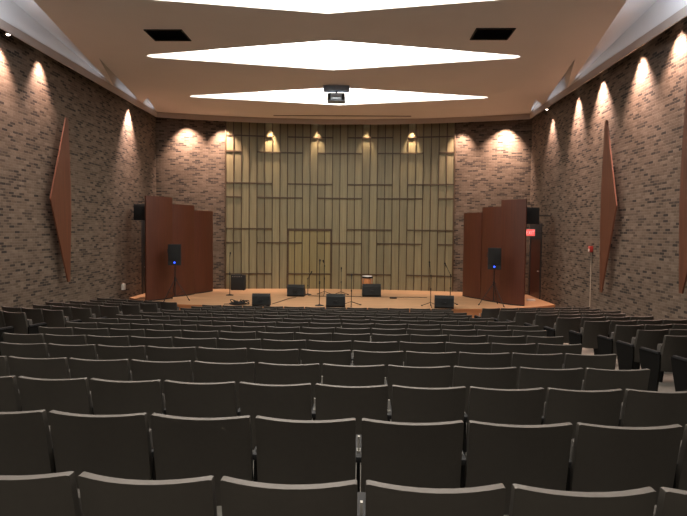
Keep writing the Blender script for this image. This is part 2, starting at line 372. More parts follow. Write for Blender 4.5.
b = MB(); b.box(-HW-0.3, HW+0.3, YB0-0.3, 24, ZC+1.0, ZC+1.1); struct(b.build('ceiling_deck', 'rear', smooth=None))

# diamond lights
def place_word(y): return {10.48: 'nearest glowing white diamond ceiling light, cut by the top edge', 14.5: 'middle glowing white diamond ceiling light, widest one fully in view', 18.78: 'farthest glowing white diamond ceiling light, behind the projector'}.get(y)
for y in DIAC:
    lab = place_word(y) or 'glowing white diamond ceiling light overhead, %s' % {6.1: 'just before the rows in front', 1.85: 'right above the camera', -2.35: 'behind the camera'}[y]
    t = thing('diamond_ceiling_light', lab, 'ceiling light', (-0.05 if y > 12 else 0, y, ZC), group='diamond ceiling lights')
    dm = [(x_2, y_2-y) for x_2, y_2 in diamond(y)]; n = len(dm); up = 0.30
    q = MB(); q.add([(x, yy, 0) for x, yy in dm] + [(x*0.99, yy*0.97, up) for x, yy in dm], [(i, (i+1) % n, n+(i+1) % n, n+i) for i in range(n)]); q.build('reveal', 'coffer', t, smooth=None)
    q = MB(); q.add([(x*0.99, yy*0.97, up-0.005) for x, yy in dm], [(1, 0, 7), (1, 7, 6), (1, 6, 5), (1, 5, 4), (1, 4, 3), (1, 3, 2)]); q.build('diffuser', 'lum', t, smooth=None)

# vents
for x, y, lab in ((-3.74, 12.95, 'dark square ceiling vent left of the diamond lights'), (3.62, 12.85, 'dark square ceiling vent right of the diamond lights')):
    t = thing('ceiling_vent', lab, 'vent', (x, y, ZC), group='ceiling vents')
    q = MB()
    for a in (-0.43, 0.40): q.box(a, a+0.03, -0.36, 0.36, -0.02, 0); q.box(-0.40, 0.40, -0.36 if a < 0 else 0.33, -0.33 if a < 0 else 0.36, -0.02, 0)
    q.build('frame', 'vent', t, smooth=None)
    q = MB(); q.box(-0.40, 0.40, -0.33, 0.33, -0.004, -0.001)
    for i in range(14): q.add([(-0.40, -0.32+i*0.046, -0.018), (0.40, -0.32+i*0.046, -0.018), (0.40, -0.29+i*0.046, -0.004), (-0.40, -0.29+i*0.046, -0.004)], [(0, 1, 2, 3)])
    q.build('louver', 'vent', t, smooth=None)
q = MB()
for i in range(20):
    a = -2.65 + 5.3*i/20; c = -2.65 + 5.3*(i+1)/20
    q.add([(a, 21.72, ZC-0.010), (c, 21.72, ZC-0.010), (c, 21.84, ZC-0.010), (a, 21.84, ZC-0.010), (a, 21.72, ZC-0.002), (c, 21.72, ZC-0.002), (c, 21.84, ZC-0.002), (a, 21.84, ZC-0.002)], [(3, 2, 1, 0), (0, 1, 5, 4), (2, 3, 7, 6)])
tag(q.build('slot_diffuser', 'slot', smooth=None), 'long thin air slot in the ceiling above the stage wall', 'vent')

# ------------------------------------------------------------------ lights
def spot(loc, power, ang, blend, col=(1.0, 0.66, 0.53), tgt=None, size=0.04):
    l = bpy.data.lights.new('downlight_lamp', 'SPOT'); l.energy = power; l.spot_size = R(ang); l.spot_blend = blend; l.color = col; l.shadow_soft_size = size
    o = bpy.data.objects.new('downlight_lamp', l); C.objects.link(o); o.location = loc
    dv = (Vector(tgt)-Vector(loc)) if tgt else Vector((0, 0, -1)); o.rotation_euler = dv.to_track_quat('-Z', 'Y').to_euler(); return o
def downlight(x, y, lab, lit=True, drop=0.0):
    t = thing('wall_washer', lab, 'downlight', (x, y, ZC+0.16-drop), group='wall washer downlights')
    q = MB(); q.lathe([(0.045, drop), (0.05, drop), (0.05, -0.17), (0.043, -0.17), (0.043, -0.13)], 14); q.build('housing', 'fascia', t)
    q = MB(); q.lathe([(0.001, -0.10), (0.042, -0.10), (0.042, -0.17), (0.030, -0.185), (0.001, -0.19)], 14); q.build('lens', 'lamp' if lit else 'lampoff', t)
ZL = ZC - 0.05; DR = {12.35: 0.18, 19.6: 0.18}; PS = 5.2; PB = 2.5
LW = [(10.8, 130, 60), (12.35, 150, 58), (13.9, 150, 50), (19.3, 420, 44)]
RW = [(10.2, 160, 66), (12.0, 200, 66), (13.55, 330, 56), (15.67, 330, 56), (17.35, 300, 40), (19.6, 120, 46)]
for i, (y, p, a) in enumerate(LW):
    downlight(-7.09, y, 'small lit downlight above the left brick wall, %s from the stage' % ORD[len(LW)-i], drop=0.19 if i == 1 else 0)
    spot((-7.09, y, ZL-0.11-DR.get(y, 0)), p*PS, a+24, 1.0, tgt=(-7.37, y, ZL-2.0), size=0.07)
for i, (y, p, a) in enumerate(RW):
    downlight(7.09, y, 'small lit downlight above the right brick wall, %s from the stage' % ORD[len(RW)-i], drop=0.19 if i == 5 else 0)
    spot((7.09, y, ZL-0.11-DR.get(y, 0)), p*PS, a+24, 1.0, tgt=(7.37, y, ZL-2.0), size=0.07)
BW = [(-6.1, 210, 76), (-4.78, 170, 70), (-2.93, 320, 46), (-1.05, 170, 46), (0.97, 110, 46), (2.79, 260, 46), (4.72, 130, 60), (6.3, 300, 76)]
for i, (x, p, a) in enumerate(BW):
    yb = yback(x)
    off = 0.17 if abs(x) < 4.5 else 0.46
    downlight(x, yb-off, 'small lit downlight above the stage back wall, %s from the left' % ORD[i+1])
    spot((x, yb-off, ZL-0.11), p*PB*(1 if abs(x) < 4.5 else 2.3), a+(6 if abs(x) < 4.5 else 14), 1.0, col=(1.0, 0.72, 0.50) if abs(x) < 4.6 else (1.0, 0.68, 0.54), tgt=(x, yb+(0.02 if abs(x) < 4.5 else 0.25), ZL-2.0))
# cool light inside the side coffers, on the hidden near side of each fold
for sgn in (-1, 1):
    for (a, n, f, h), P in zip(COF[1:], (1.2, 0.55, 0.4)):      # lamp strip lying on the fascia, shining up
        l = bpy.data.lights.new('cove_lamp', 'AREA'); l.energy = P; l.shape = 'RECTANGLE'; l.size = 0.05; l.size_y = (f-n)*0.8; l.color = (0.80, 0.87, 1.0)
        o = bpy.data.objects.new('cove_lamp', l); C.objects.link(o); o.location = (sgn*(FX-0.09), (n+f)/2, ZC+0.01); o.rotation_euler = (R(180), 0, 0)
    for (a, n, f, h), P, sz in zip(COF[1:2], (70,), (1.2,)):
        l = bpy.data.lights.new('cove_lamp', 'AREA'); l.energy = P; l.shape = 'RECTANGLE'; l.size = sz; l.size_y = 0.10; l.color = (0.78, 0.86, 1.0)
        o = bpy.data.objects.new('cove_lamp', l); C.objects.link(o)
        if n < a[1]: o.location = (sgn*6.4, 10.0, ZC+0.12); tg = Vector((sgn*7.0, 14.0, ZC+0.25))
        o.rotation_euler = (tg-o.location).to_track_quat('-Z', 'Y').to_euler()
w = bpy.data.worlds.new('World'); S.world = w; w.use_nodes = True
w.node_tree.nodes['Background'].inputs[0].default_value = (0.01, 0.01, 0.01, 1); w.node_tree.nodes['Background'].inputs[1].default_value = 0.3

# ------------------------------------------------------------------ seats
def make_seat(w):
    """one tip-up seat, back towards -Y, w = width of the back"""
    parts = []
    nu, nv = 10, 6; hw = w/2; th = 0.040
    def pt(u, v, off):
        z = 0.34 + 0.53*v; x = hw*u
        y = -0.085 - 0.105*v**1.15 + 0.05*u*u
        if v > 0.99 and abs(u) > 0.99: z -= 0.004; x *= 0.993
        if v < 0.01: x *= 0.96; z += 0.02*u*u
        return (x, y + off, z + 0.006*u*u*v)
    us = [-1, -0.96] + [-0.75+1.5*i/(nu-4) for i in range(nu-3)] + [0.96, 1]; vs_ = [0, 0.03, 0.3, 0.6, 0.88, 0.985, 1.0]
    b = MB(); n = len(us); m_ = len(vs_)
    P = [pt(u, v, -th/2) for v in vs_ for u in us] + [pt(u, v, th/2) for v in vs_ for u in us]; K = n*m_; fs = []
    for j in range(m_-1):
        for i in range(n-1):
            a, c, d, e = j*n+i, j*n+i+1, (j+1)*n+i+1, (j+1)*n+i
            fs += [(a, c, d, e), (K+e, K+d, K+c, K+a)]
    for i in range(n-1): fs += [(i+1, i, K+i, K+i+1)]
    for j in range(m_-1): fs += [(j*n, (j+1)*n, K+(j+1)*n, K+j*n), ((j+1)*n+n-1, j*n+n-1, K+j*n+n-1, K+(j+1)*n+n-1)]
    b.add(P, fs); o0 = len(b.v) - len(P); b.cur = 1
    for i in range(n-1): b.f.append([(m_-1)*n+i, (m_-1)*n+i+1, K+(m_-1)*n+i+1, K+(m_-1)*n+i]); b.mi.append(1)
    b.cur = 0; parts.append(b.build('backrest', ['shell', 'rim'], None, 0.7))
    b = MB(); T = Matrix.Translation((0, 0.02, 0.36)) @ Matrix.Rotation(R(8), 4, 'X')
    b.bevbox(-hw+0.035, hw-0.035, 0.0, 0.085, 0.0, 0.36, 0.025, T); parts.append(b.build('seat', 'cushion', None, 0.7))
    parts.append(arm_mb().build('armrest', 'black', None, 0.7))
    parts.append(frame_mb().build('side_frame', 'endp', None, 0.5))
    b = MB(); b.box(-0.006, 0.006, 0.01, 0.03, 0.625, 0.72); b.box(-0.010, 0.010, 0.0, 0.05, 0.61, 0.64); parts.append(b.build('bracket', 'steel', None, 0.5))
    return parts
def arm_mb(): return MB().bevbox(-0.026, 0.026, -0.06, 0.30, 0.595, 0.63, 0.010)
def frame_mb():
    b = MB(); b.prism([(-0.06, 0.595), (0.27, 0.595), (0.24, 0.50), (0.09, 0.30), (0.10, 0.02), (0.17, 0.0), (-0.13, 0.0), (-0.06, 0.02), (-0.07, 0.30)], lambda p, t: (t, p[0], p[1]), -0.010, 0.010); return b
def endpanel_mb():
    b = MB(); b.prism([(-0.08, 0.595), (0.34, 0.595), (0.30, 0.40), (0.20, 0.02), (0.20, 0.0), (-0.03, 0.0), (-0.03, 0.02), (-0.08, 0.40)], lambda p, t: (t, p[0], p[1]), -0.014, 0.014); return b
SEATW = {}
def seat_parts(w):
    key = round(w, 3)
    if key not in SEATW: SEATW[key] = make_seat(key); USED[key] = False
    return SEATW[key]
USED = {}; EP = [None]; AR = [None]
XOFF = {'seat': 0, 'backrest': 0}
def place_seat(x, y, z, rz, pitch, label, group, ends=()):
    t = thing('theatre_seat', label, 'seat', (x, y, z), rz, group)
    src = seat_parts(pitch-0.031); first = not USED[round(pitch-0.031, 3)]; USED[round(pitch-0.031, 3)] = True
    for p in src:
        c = p if first else p.copy()
        if not first: C.objects.link(c)
        c.parent = t
        if p.name.startswith('bracket') and 'centre' not in group and not first: bpy.data.objects.remove(c); continue
        if p.name.split('.')[0] in ('armrest', 'side_frame', 'bracket'): c.location.x = -pitch/2
    if 'L' in ends:      # replace left frame with the solid end panel
        for c in t.children:
            if c.name.startswith('side_frame'): c.data = ep_mesh()
    if 'R' in ends:
        c = bpy.data.objects.new('side_frame', ep_mesh()); C.objects.link(c); c.parent = t; c.location.x = pitch/2
        c = bpy.data.objects.new('armrest', src[2].data); C.objects.link(c); c.parent = t; c.location.x = pitch/2
    return t
def ep_mesh():
    if EP[0] is None:
        o = endpanel_mb().build('end_panel', 'endp', None, 0.5); EP[0] = o.data; bpy.data.objects.remove(o)
    return EP[0]
def slope_rz(x): return math.atan(0.012*x - 0.02)
# row: distance, left end, right end (from camera axis), seats, ends visible
def row(d, x0, x1, n): return (d, x0+AX, x1+AX, n)
CEN = [(2.10, 0.025-4*0.549, 0.025+4*0.549, 8), (3.05, 0.016-5*0.583, 0.016+5*0.583, 10), (4.05, -0.313-5*0.558, -0.313+5*0.558, 10),
       (5.02, -0.32-6*0.587, -0.32+5*0.587, 11), (6.03, -0.05-7*0.567, -0.05+5*0.567, 12), (6.97, -0.052-8*0.570, -0.052+5*0.570, 13),
       (7.93, 0.2-9*0.545, 0.2+5*0.545, 14), (8.85, -0.34-8*0.556, -0.34+6*0.556, 14), (9.80, -0.27-8*0.575, -0.27+6*0.575, 14),
       (10.75, 0.246-9*0.560, 0.246+5*0.560, 14), (11.70, 0.167-9*0.540, 0.167+5*0.540, 14), (12.67, -4.55, 2.60, 13), (13.62, -4.41, 2.67, 13),
       (14.50, -4.40, 2.50, 12), (15.40, -4.36, 2.60, 12)]
for r, (d, x0, x1, n) in enumerate(CEN, 1):
    p = (x1-x0)/n; x0 += AX; zr = 1.497 - 0.0857*(d+0.12)
    for i in range(n):
        x = x0 + p*(i+0.5); y = d + 0.12 + 0.006*x*x - 0.02*x
        rw = 'nearest row' if r == 1 else '%s row from the camera' % ORD[r]
        if r <= 3 and i in (0, n-1): lab = 'dark grey theatre seat past the %s frame edge, %s' % ('left' if i == 0 else 'right', rw)
        elif r <= 3: lab = 'dark grey theatre seat, %s, %s seat from the left frame edge' % (rw, ORD[i])
        else: lab = 'dark grey theatre seat, centre block, %s, %s from its left end' % (rw, ORD[i+1])
        e = ''
        if r >= 4: e = ('L' if i == 0 else '') + ('R' if i == n-1 else '')
        elif i == n-1: e = 'R'
        place_seat(x, y, zr, slope_rz(x), p, lab, 'seats of the centre block', e)
RB = [(6.97, 4.33, 4), (7.93, 4.38, 4), (8.85, 4.45, 4), (9.80, 4.54, 4), (10.75, 4.37, 4), (11.70, 4.18, 4), (12.67, 4.04, 5), (13.62, 3.86, 5), (14.50, 3.68, 5), (15.40, 3.43, 6)]
for q_, (d, x0, n) in enumerate(RB, 1):
    p = 0.555 if n < 6 else 0.53; x = x0*KR + AX; zr = side_z(zrow(d), KR); ca = math.cos(math.atan(0.20))
    for i in range(n):
        xc = x + p*ca*(i+0.5); y = (d + 0.31)*KR + 0.20*(xc-x)
        if xc + p/2 > HW-0.06: continue
        last = xc + p*ca + p/2 > HW-0.06 or i == n-1
        lab = 'dark grey theatre seat, right block, %s row from the stage, %s from the aisle' % (ORD[len(RB)+1-q_], ORD[i+1])
        place_seat(xc, y, zr, math.atan(0.20), p, lab, 'seats of the right block', ('L' if i == 0 else '') + ('R' if last else ''))
LB = [(9.80, -6.70, 4), (10.75, -6.60, 4), (11.70, -6.34, 4), (12.67, -6.20, 4), (13.62, -5.95, 4), (14.50, -5.77, 4), (15.40, -5.62, 5), (16.35, -5.37, 5)]
for q_, (d, x1, n) in enumerate(LB, 1):
    p = 0.56; x = x1*KL + AX; zr = side_z(zrow(d), KL); ca = math.cos(math.atan(0.32))
    for i in range(n):
        xc = x - p*ca*(i+0.5); y = (d + 0.37)*KL + 0.32*(x-xc)
        if xc - p/2 < -HW+0.06: continue
        last = xc - p*ca - p/2 < -HW+0.06 or i == n-1
        lab = 'dark grey theatre seat, left block, %s row from the stage, %s from the aisle' % (ORD[len(LB)+1-q_], ORD[i+1])
        place_seat(xc, y, zr, -math.atan(0.32), p, lab, 'seats of the left block', ('R' if i == 0 else '') + ('L' if last else ''))

# ------------------------------------------------------------------ wall sails
def sail(sgn, yfar, ynear, z0, z1, lab):
    t = thing('wall_panel', lab, 'wall panel', (sgn*HW, (yfar+ynear)/2, z0), group='triangular timber wall panels')
    zm = (z0+z1)/2; yc = (yfar+ynear)/2; x0, x1 = 0.19, 0.225
    q = MB(); q.prism([(yfar-yc-0.10, 0), (yfar-yc, zm-z0-0.4), (yfar-yc, zm-z0+0.4), (yfar-yc-0.10, z1-z0), (yfar-yc-0.20, z1-z0), (ynear-yc, zm-z0), (yfar-yc-0.20, 0)], lambda p, s: (-sgn*s, p[0], p[1]), x0, x1)
    q.build('board', 'sail', t, smooth=None)
    for zz in (zm-z0-1.0, zm-z0+1.0):
        q = MB(); q.box(-0.19, 0, yfar-yc-0.25, yfar-yc-0.17, zz-0.04, zz+0.04, Matrix.Scale(sgn, 4, (1, 0, 0))); q.build('bracket', 'blackm', t, smooth=None)
sail(-1, 14.95, 13.95, CAMZ-1.41, CAMZ+2.95, 'tall red-brown pointed timber panel on the left brick wall')
sail(1, 15.05, 14.15, CAMZ-1.52, CAMZ+2.97, 'tall red-brown pointed timber panel on the right wall beside the alarm')
sail(1, 11.4, 10.5, CAMZ-1.15, CAMZ+3.01, 'red-brown timber panel on the right wall cut by the frame edge')

# ------------------------------------------------------------------ shell panels beside the stage
def shell_panel(p0, p1, h, lab, sgn, bow=0.07):
    a, c = Vector((*p0, 0)), Vector((*p1, 0)); mid = (a+c)/2; d = (c-a); L = d.length; d.normalize(); nrm = Vector((d.y, -d.x, 0))*sgn
    t = thing('stage_shell_panel', lab, 'screen', (mid.x, mid.y, STZ), group='timber shell panels beside the stage')
    N = 8; q = MB(); f = []; bk_ = []
    for i in range(N+1):
        s = -L/2 + L*i/N; o = bow*(1-(2*s/L)**2); f.append(d*s + nrm*(o+0.03)); bk_.append(d*s + nrm*(o-0.03))
    q.prism([(p.x, p.y) for p in f] + [(p.x, p.y) for p in reversed(bk_)], lambda p, z: (p[0], p[1], z), 0.04, h)
    q.build('panel', 'veneer', t, smooth=0.5)
    for s in (-0.3, 0.3):
        q = MB(); o = d*(s*L) - nrm*0.0
        u = o + nrm*(bow*(1-4*s*s)-0.032); q.tube([u + Vector((0, 0, 0.03)), u + Vector((0, 0, h-0.3))], 0.02); q.tube([u + Vector((0, 0, 0.02)), u - nrm*0.30 + Vector((0, 0, 0.02))], 0.02); q.tube([u - nrm*0.30 + Vector((0, 0, 0.02)), u + Vector((0, 0, 1.2))], 0.014)
        q.build('rear_brace', 'blackm', t)
    q = MB(); q.prism([(p.x, p.y) for p in f] + [(p.x, p.y) for p in reversed(bk_)], lambda p, z: (p[0], p[1], z), 0.0, 0.04); q.build('base_rail', 'black', t, smooth=None)
shell_panel((-6.35, 18.32), (-5.80, 19.3), 3.50, 'red-brown timber screen left of the stage, tallest, nearest the seats', 1)
shell_panel((-5.90, 19.6), (-5.42, 20.60), 3.29, 'red-brown timber screen left of the stage, middle of three', 1)
shell_panel((-5.46, 20.72), (-5.03, 21.75), 3.12, 'red-brown timber screen left of the stage, shortest, nearest the back wall', 1)
shell_panel((6.13, 18.42), (5.50, 19.1), 3.50, 'red-brown timber screen right of the stage, tallest, nearest the seats', -1)
shell_panel((5.53, 19.2), (5.10, 20.10), 3.29, 'red-brown timber screen right of the stage, middle of three', -1)
shell_panel((5.10, 20.20), (4.66, 21.20), 3.12, 'red-brown timber screen right of the stage, shortest, nearest the back wall', -1)

# ------------------------------------------------------------------ loudspeakers
def pa_set(x, y, rz, side):
    t = thing('speaker_stand', 'black tripod stand under the loudspeaker on the %s of the stage' % side, 'speaker stand', (x, y, STZ), rz, 'tripod speaker stands')
    q = MB(); q.tube([(0, 0, 0.12), (0, 0, 1.20)], 0.019); q.build('pole', 'blackm', t)
    q = MB(); q.lathe([(0.03, 0.66), (0.034, 0.67), (0.034, 0.78), (0.03, 0.79)], 12); q.tube([(0.03, 0, 0.72), (0.08, 0, 0.72)], 0.01); q.build('collar', 'black', t)
    for k in range(3):
        a = R((0 if side == 'left' else 180)+120*k) - rz; u = Vector((math.cos(a), math.sin(a), 0))
        q = MB(); q.tube([u*0.03+Vector((0, 0, 0.70)), u*0.48+Vector((0, 0, 0.02))], 0.013); q.tube([Vector((0, 0, 0.16))+u*0.02, u*0.28+Vector((0, 0, 0.315))], 0.009); lg = q.build('leg', 'blackm', t)
        q = MB(); q.tube([u*0.45+Vector((0, 0, 0.05)), u*0.50+Vector((0, 0, 0.0))], 0.019); q.build('rubber_foot', 'black', lg)
    s = thing('loudspeaker', 'black loudspeaker with a blue light on the tripod stand, %s of the stage' % side, 'loudspeaker', (x, y, STZ+1.2), rz, 'loudspeakers on tripod stands')
    q = MB(); q.prism([(-0.21, -0.17), (0.21, -0.17), (0.20, 0.02), (0.12, 0.19), (-0.12, 0.19), (-0.20, 0.02)], lambda p, z: (p[0], p[1], z), 0.0, 0.70); q.build('cabinet', 'black', s, smooth=None)
    q = MB(); q.bevbox(-0.195, 0.195, -0.186, -0.168, 0.16, 0.685, 0.008); q.build('grille', 'grille', s)
    q = MB(); q.lathe([(0.001, 0), (0.028, 0), (0.028, 0.012), (0.001, 0.014)], 12); g = q.build('indicator_light', 'led', s); g.location = (0.0, -0.17, 0.09); g.rotation_euler = (R(90), 0, 0)
    q = MB(); q.tube([(-0.205, 0.0, 0.40), (-0.235, 0.0, 0.40), (-0.235, 0.0, 0.54), (-0.205, 0, 0.54)], 0.011); q.build('handle', 'black', s)
pa_set(-5.50, 18.72, R(12), 'left'); pa_set(5.15, 18.5, R(-12), 'right')
def wall_speaker(sgn):
    side = 'left' if sgn < 0 else 'right'
    s = thing('wall_speaker', 'black speaker hung high on the %s brick wall behind the timber screens' % side, 'loudspeaker', (6.52 if sgn > 0 else -6.80, 19.2, CAMZ+0.33), R(0), 'wall speakers')
    q = MB(); q.bevbox(-0.22, 0.22, -0.2, 0.2, 0, 0.56, 0.012); q.build('cabinet', 'black', s)
    q = MB(); q.bevbox(-0.20, 0.20, -0.216, -0.199, 0.03, 0.53, 0.006); q.build('grille', 'grille', s)
    wl = (HW - (6.52 if sgn > 0 else 6.80))*sgn; q = MB(); q.tube([(0, 0.18, 0.30), (wl, 0.30, 0.30)], 0.02); q.tube([(0, 0, 0.56), (0, 0, 0.66)], 0.012); q.tube([(-0.14, 0, 0.66), (0.10, 0, 0.66)], 0.014); q.build('bracket', 'blackm', s)
wall_speaker(-1); wall_speaker(1)

def wedge(x, y, rz, lab, w=0.62, h=0.40, dp=0.46):
    s = thing('stage_monitor', lab, 'monitor speaker', (x, y, STZ), rz, 'wedge monitors on the stage floor')
    # back towards the audience (-Y); sloping grille faces the performer (+Y)
    prof = [(-dp/2+0.05, 0), (-dp/2, 0.06), (-dp/2+0.04, h*0.80), (-dp/2+0.10, h), (-dp/2+0.20, h), (dp/2, h*0.32), (dp/2, 0)]
    q = MB(); q.prism(prof, lambda p, t: (t, p[0], p[1]), -w/2+0.025, w/2-0.025); q.build('cabinet', 'tolex', s, smooth=None)
    for e in (-1, 1):
        q = MB(); q.prism([(a*1.02, b_*1.0 + (0.004 if b_ > 0.1 else 0)) for a, b_ in prof], lambda p, t: (t, p[0], p[1]), e*(w/2-0.025), e*w/2); q.build('end_cheek', 'black', s, smooth=None)
    a, c = prof[4], prof[5]; dv = Vector((0, c[0]-a[0], c[1]-a[1])).normalized(); nv = Vector((0, -dv.z, dv.y))
    if nv.z < 0: nv = -nv
    A = Vector((0, a[0], a[1])) + dv*0.02; B = Vector((0, c[0], c[1])) - dv*0.02; q = MB(); hw = w/2-0.05
    V = [Vector((sx*hw, p.y, p.z)) + nv*o for o in (0.001, 0.012) for p in (A, B) for sx in (-1, 1)]
    q.add(V, [(4, 5, 7, 6), (0, 2, 3, 1), (0, 1, 5, 4), (2, 6, 7, 3), (0, 4, 6, 2), (1, 3, 7, 5)]); q.build('grille', 'grille', s, smooth=None)
    q = MB(); q.box(-0.07, 0.07, -dp/2-0.001, -dp/2+0.025, h*0.38, h*0.52); q.build('jack_plate', 'blackm', s, smooth=None)
wedge(-2.39, 17.72, R(4), 'black wedge monitor at the stage front, left, beside the cable pile', 0.56, 0.39)
wedge(-1.58, 20.45, R(-3), 'black wedge monitor at mid stage in front of the flush door', 0.62, 0.43)
wedge(-0.02, 17.7, R(0), 'black wedge monitor at the stage front centre between two microphone stands', 0.60, 0.41)
wedge(1.18, 20.75, R(3), 'black wedge monitor at mid stage in front of the hand drum', 0.68, 0.46)
wedge(3.41, 17.72, R(-8), 'black rounded wedge monitor at the stage front right by two stands', 0.60, 0.40)
s = thing('guitar_amplifier', 'black upright amplifier cabinet at the back left of the stage', 'amplifier', (-4.12, 22.3, STZ), R(2))
q = MB(); q.bevbox(-0.28, 0.28, -0.16, 0.16, 0.015, 0.61, 0.014); q.build('cabinet', 'tolex', s)
q = MB(); q.bevbox(-0.255, 0.255, -0.172, -0.158, 0.04, 0.50, 0.006); q.build('grille', 'grille', s)
q = MB(); q.box(-0.255, 0.255, -0.167, -0.158, 0.52, 0.585); cp = q.build('control_panel', 'blackm', s, smooth=None)
q = MB()
for i in range(6): q.tube([(-0.2+i*0.07, -0.166, 0.552), (-0.2+i*0.07, -0.182, 0.552)], 0.012, 10)
q.build('knob', 'steel', cp)
q = MB(); q.tube([(-0.12, 0, 0.61), (-0.11, 0, 0.64), (0.11, 0, 0.64), (0.12, 0, 0.61)], 0.012); q.build('handle', 'black', s)
q = MB()
for sx in (-0.23, 0.23):
    for sy in (-0.12, 0.12): q.lathe([(0.02, 0), (0.02, 0.016)], 10, (sx, sy))
q.build('rubber_foot', 'black', s)

# ------------------------------------------------------------------ microphone stands
def mic_stand(x, y, h, lab, boom=None, rz=0.0, base='tripod', mic=True, spread=0.30):
    s = thing('microphone_stand', lab, 'microphone stand', (x, y, STZ), rz, 'microphone stands')
    q = MB(); q.tube([(0, 0, 0.03), (0, 0, h*0.55)], 0.013); q.tube([(0, 0, h*0.55), (0, 0, h)], 0.009); q.lathe([(0.02, h*0.53), (0.022, h*0.54), (0.022, h*0.59), (0.018, h*0.60)], 10); q.build('pole', 'blackm', s)
    if base == 'tripod':
        for k in range(3):
            a = R(30+120*k); u = Vector((math.cos(a), math.sin(a), 0)); q = MB(); q.tube([u*0.01+Vector((0, 0, 0.13)), u*spread+Vector((0, 0, 0.016))], 0.011); q.tube([u*(spread-0.03)+Vector((0, 0, 0.018)), u*(spread+0.03)+Vector((0, 0, 0.016))], 0.016); q.build('leg', 'blackm', s)
    else:
        q = MB(); q.lathe([(0.14, 0), (0.145, 0.01), (0.13, 0.025), (0.04, 0.04), (0.015, 0.06)], 20); q.build('round_base', 'blackm', s)
    if boom:
        bx, by, bz = boom; q = MB(); q.tube([(-bx*0.35, -by*0.35, h-bz*0.35), (bx, by, h+bz)], 0.008); q.lathe([(0.02, h-0.02), (0.024, h), (0.02, h+0.02)], 10); q.build('boom', 'blackm', s); tip = Vector((bx, by, h+bz)); dr = Vector((bx, by, bz)).normalized()
    else: tip = Vector((0, 0, h)); dr = Vector((0, 0.5, 0.87)).normalized()
    if mic:
        q = MB(); q.tube([tip, tip+dr*0.13, tip+dr*0.135, tip+dr*0.17, tip+dr*0.19], [0.012, 0.017, 0.024, 0.026, 0.012], 10); q.build('microphone', 'black', s)
mic_stand(-4.03, 20.4, 1.42, 'tall microphone stand at the far left, before the amplifier', base='round')
mic_stand(-1.20, 20.92, 0.62, 'short microphone stand beside the wedge monitor near the flush door', boom=(0.07, -0.05, 0.12), base='round')
mic_stand(-0.55, 17.85, 1.32, 'tall straight microphone stand left of the front centre monitor', base='round')
mic_stand(-0.58, 20.95, 1.10, 'microphone stand directly behind the tall front centre one', boom=(-0.02, -0.2, 0.12))
mic_stand(0.05, 20.9, 0.88, 'slim microphone stand behind the front centre monitor')
mic_stand(0.47, 17.95, 0.86, 'low microphone stand right of the front centre monitor', spread=0.34)
mic_stand(3.02, 18.0, 1.00, 'boom microphone stand just left of the front right monitor', boom=(-0.045, -0.06, 0.28))
mic_stand(3.71, 18.4, 1.0, 'boom microphone stand behind the front right monitor, leaning left', boom=(-0.13, -0.05, 0.24))

# ------------------------------------------------------------------ other things on the stage
s = thing('hand_drum', 'small wooden hand drum with white head behind the mid stage monitor', 'drum', (1.04, 21.75, STZ))
q = MB(); q.lathe([(0.13, 0.0), (0.15, 0.06), (0.20, 0.32), (0.215, 0.50), (0.20, 0.62)], 24); q.build('body', 'drumw', s)
q = MB(); q.lathe([(0.205, 0.585), (0.225, 0.59), (0.225, 0.65), (0.205, 0.66)], 24); q.build('rim', 'blackm', s)
q = MB(); q.lathe([(0.204, 0.64), (0.204, 0.668), (0.18, 0.675), (0.001, 0.678)], 24); q.build('drum_head', 'skin', s)
for k in range(4):
    a = R(45+90*k); q = MB(); q.tube([(0.222*math.cos(a), 0.222*math.sin(a), 0.60), (0.222*math.cos(a), 0.222*math.sin(a), 0.40)], 0.010); q.build('tension_rod', 'steel', s)
q = MB(); q.bevbox(-0.13, 0.13, -0.10, 0.10, 0, 0.05, 0.012); o = q.build('floor_box', 'black'); o.location = (1.95, 20.1, STZ); tag(o, 'small flat black box alone on the stage floor, right of centre', 'box')
# cable pile
random.seed(3); pts = []
for i in range(150):
    a = i*0.42; rr = 0.14+0.10*math.sin(i*0.37)+0.04*random.random()
    pts.append((rr*1.25*math.cos(a), rr*math.sin(a)*0.9, 0.015+0.15*(i/150)*(0.6+0.4*math.sin(i*0.9)) ))
pts = [(-0.50, -0.02, 0.012), (-0.35, 0.05, 0.012)] + pts
q = MB(); q.tube(pts, 0.014, 6); o = q.build('cable_coil', 'black', None, 1.2); o.location = (-3.13, 17.85, STZ); tag(o, 'tangled pile of black cable at the stage front left', 'cable')
def cable(pts, lab, r=0.011):
    q = MB(); P = []
    for i in range(len(pts)-1):
        for t in range(6): P.append(Vector((*pts[i], STZ+r)).lerp(Vector((*pts[i+1], STZ+r)), t/6))
    P.append(Vector((*pts[-1], STZ+r))); q.tube(P, r, 6); tag(q.build('stage_cable', 'black', None, 1.2), lab, 'cable', 'cables on the stage floor')
cable([(-2.10, 18.05), (-1.95, 18.65), (-1.75, 19.6), (-1.55, 20.0), (-1.55, 20.2)], 'black cable running back from the front left monitor to mid stage')
cable([(0.78, 20.35), (1.3, 20.42), (2.1, 20.40), (2.8, 20.44), (3.2, 20.40)], 'thin black cable lying across the stage right of centre')
cable([(-1.15, 20.5), (-0.6, 20.4), (0.0, 20.45), (0.78, 20.45)], 'thin black cable across mid stage between the two back monitors')
q = MB(); q.bevbox(-0.15, 0.15, -0.06, 0.06, 0, 0.07, 0.01); o = q.build('door_wedge_block', 'white'); o.location = (6.80, 19.9, STZ); tag(o, 'small white block on the stage edge below the exit sign', 'block')
q = MB(); q.bevbox(-0.02, 0.06, -0.08, 0.08, -0.10, 0.10, 0.01); o = q.build('wall_outlet', 'white'); o.location = (-HW+0.021, 18.7, CAMZ-1.93); tag(o, 'small white box low on the left brick wall beside the stage', 'wall box')

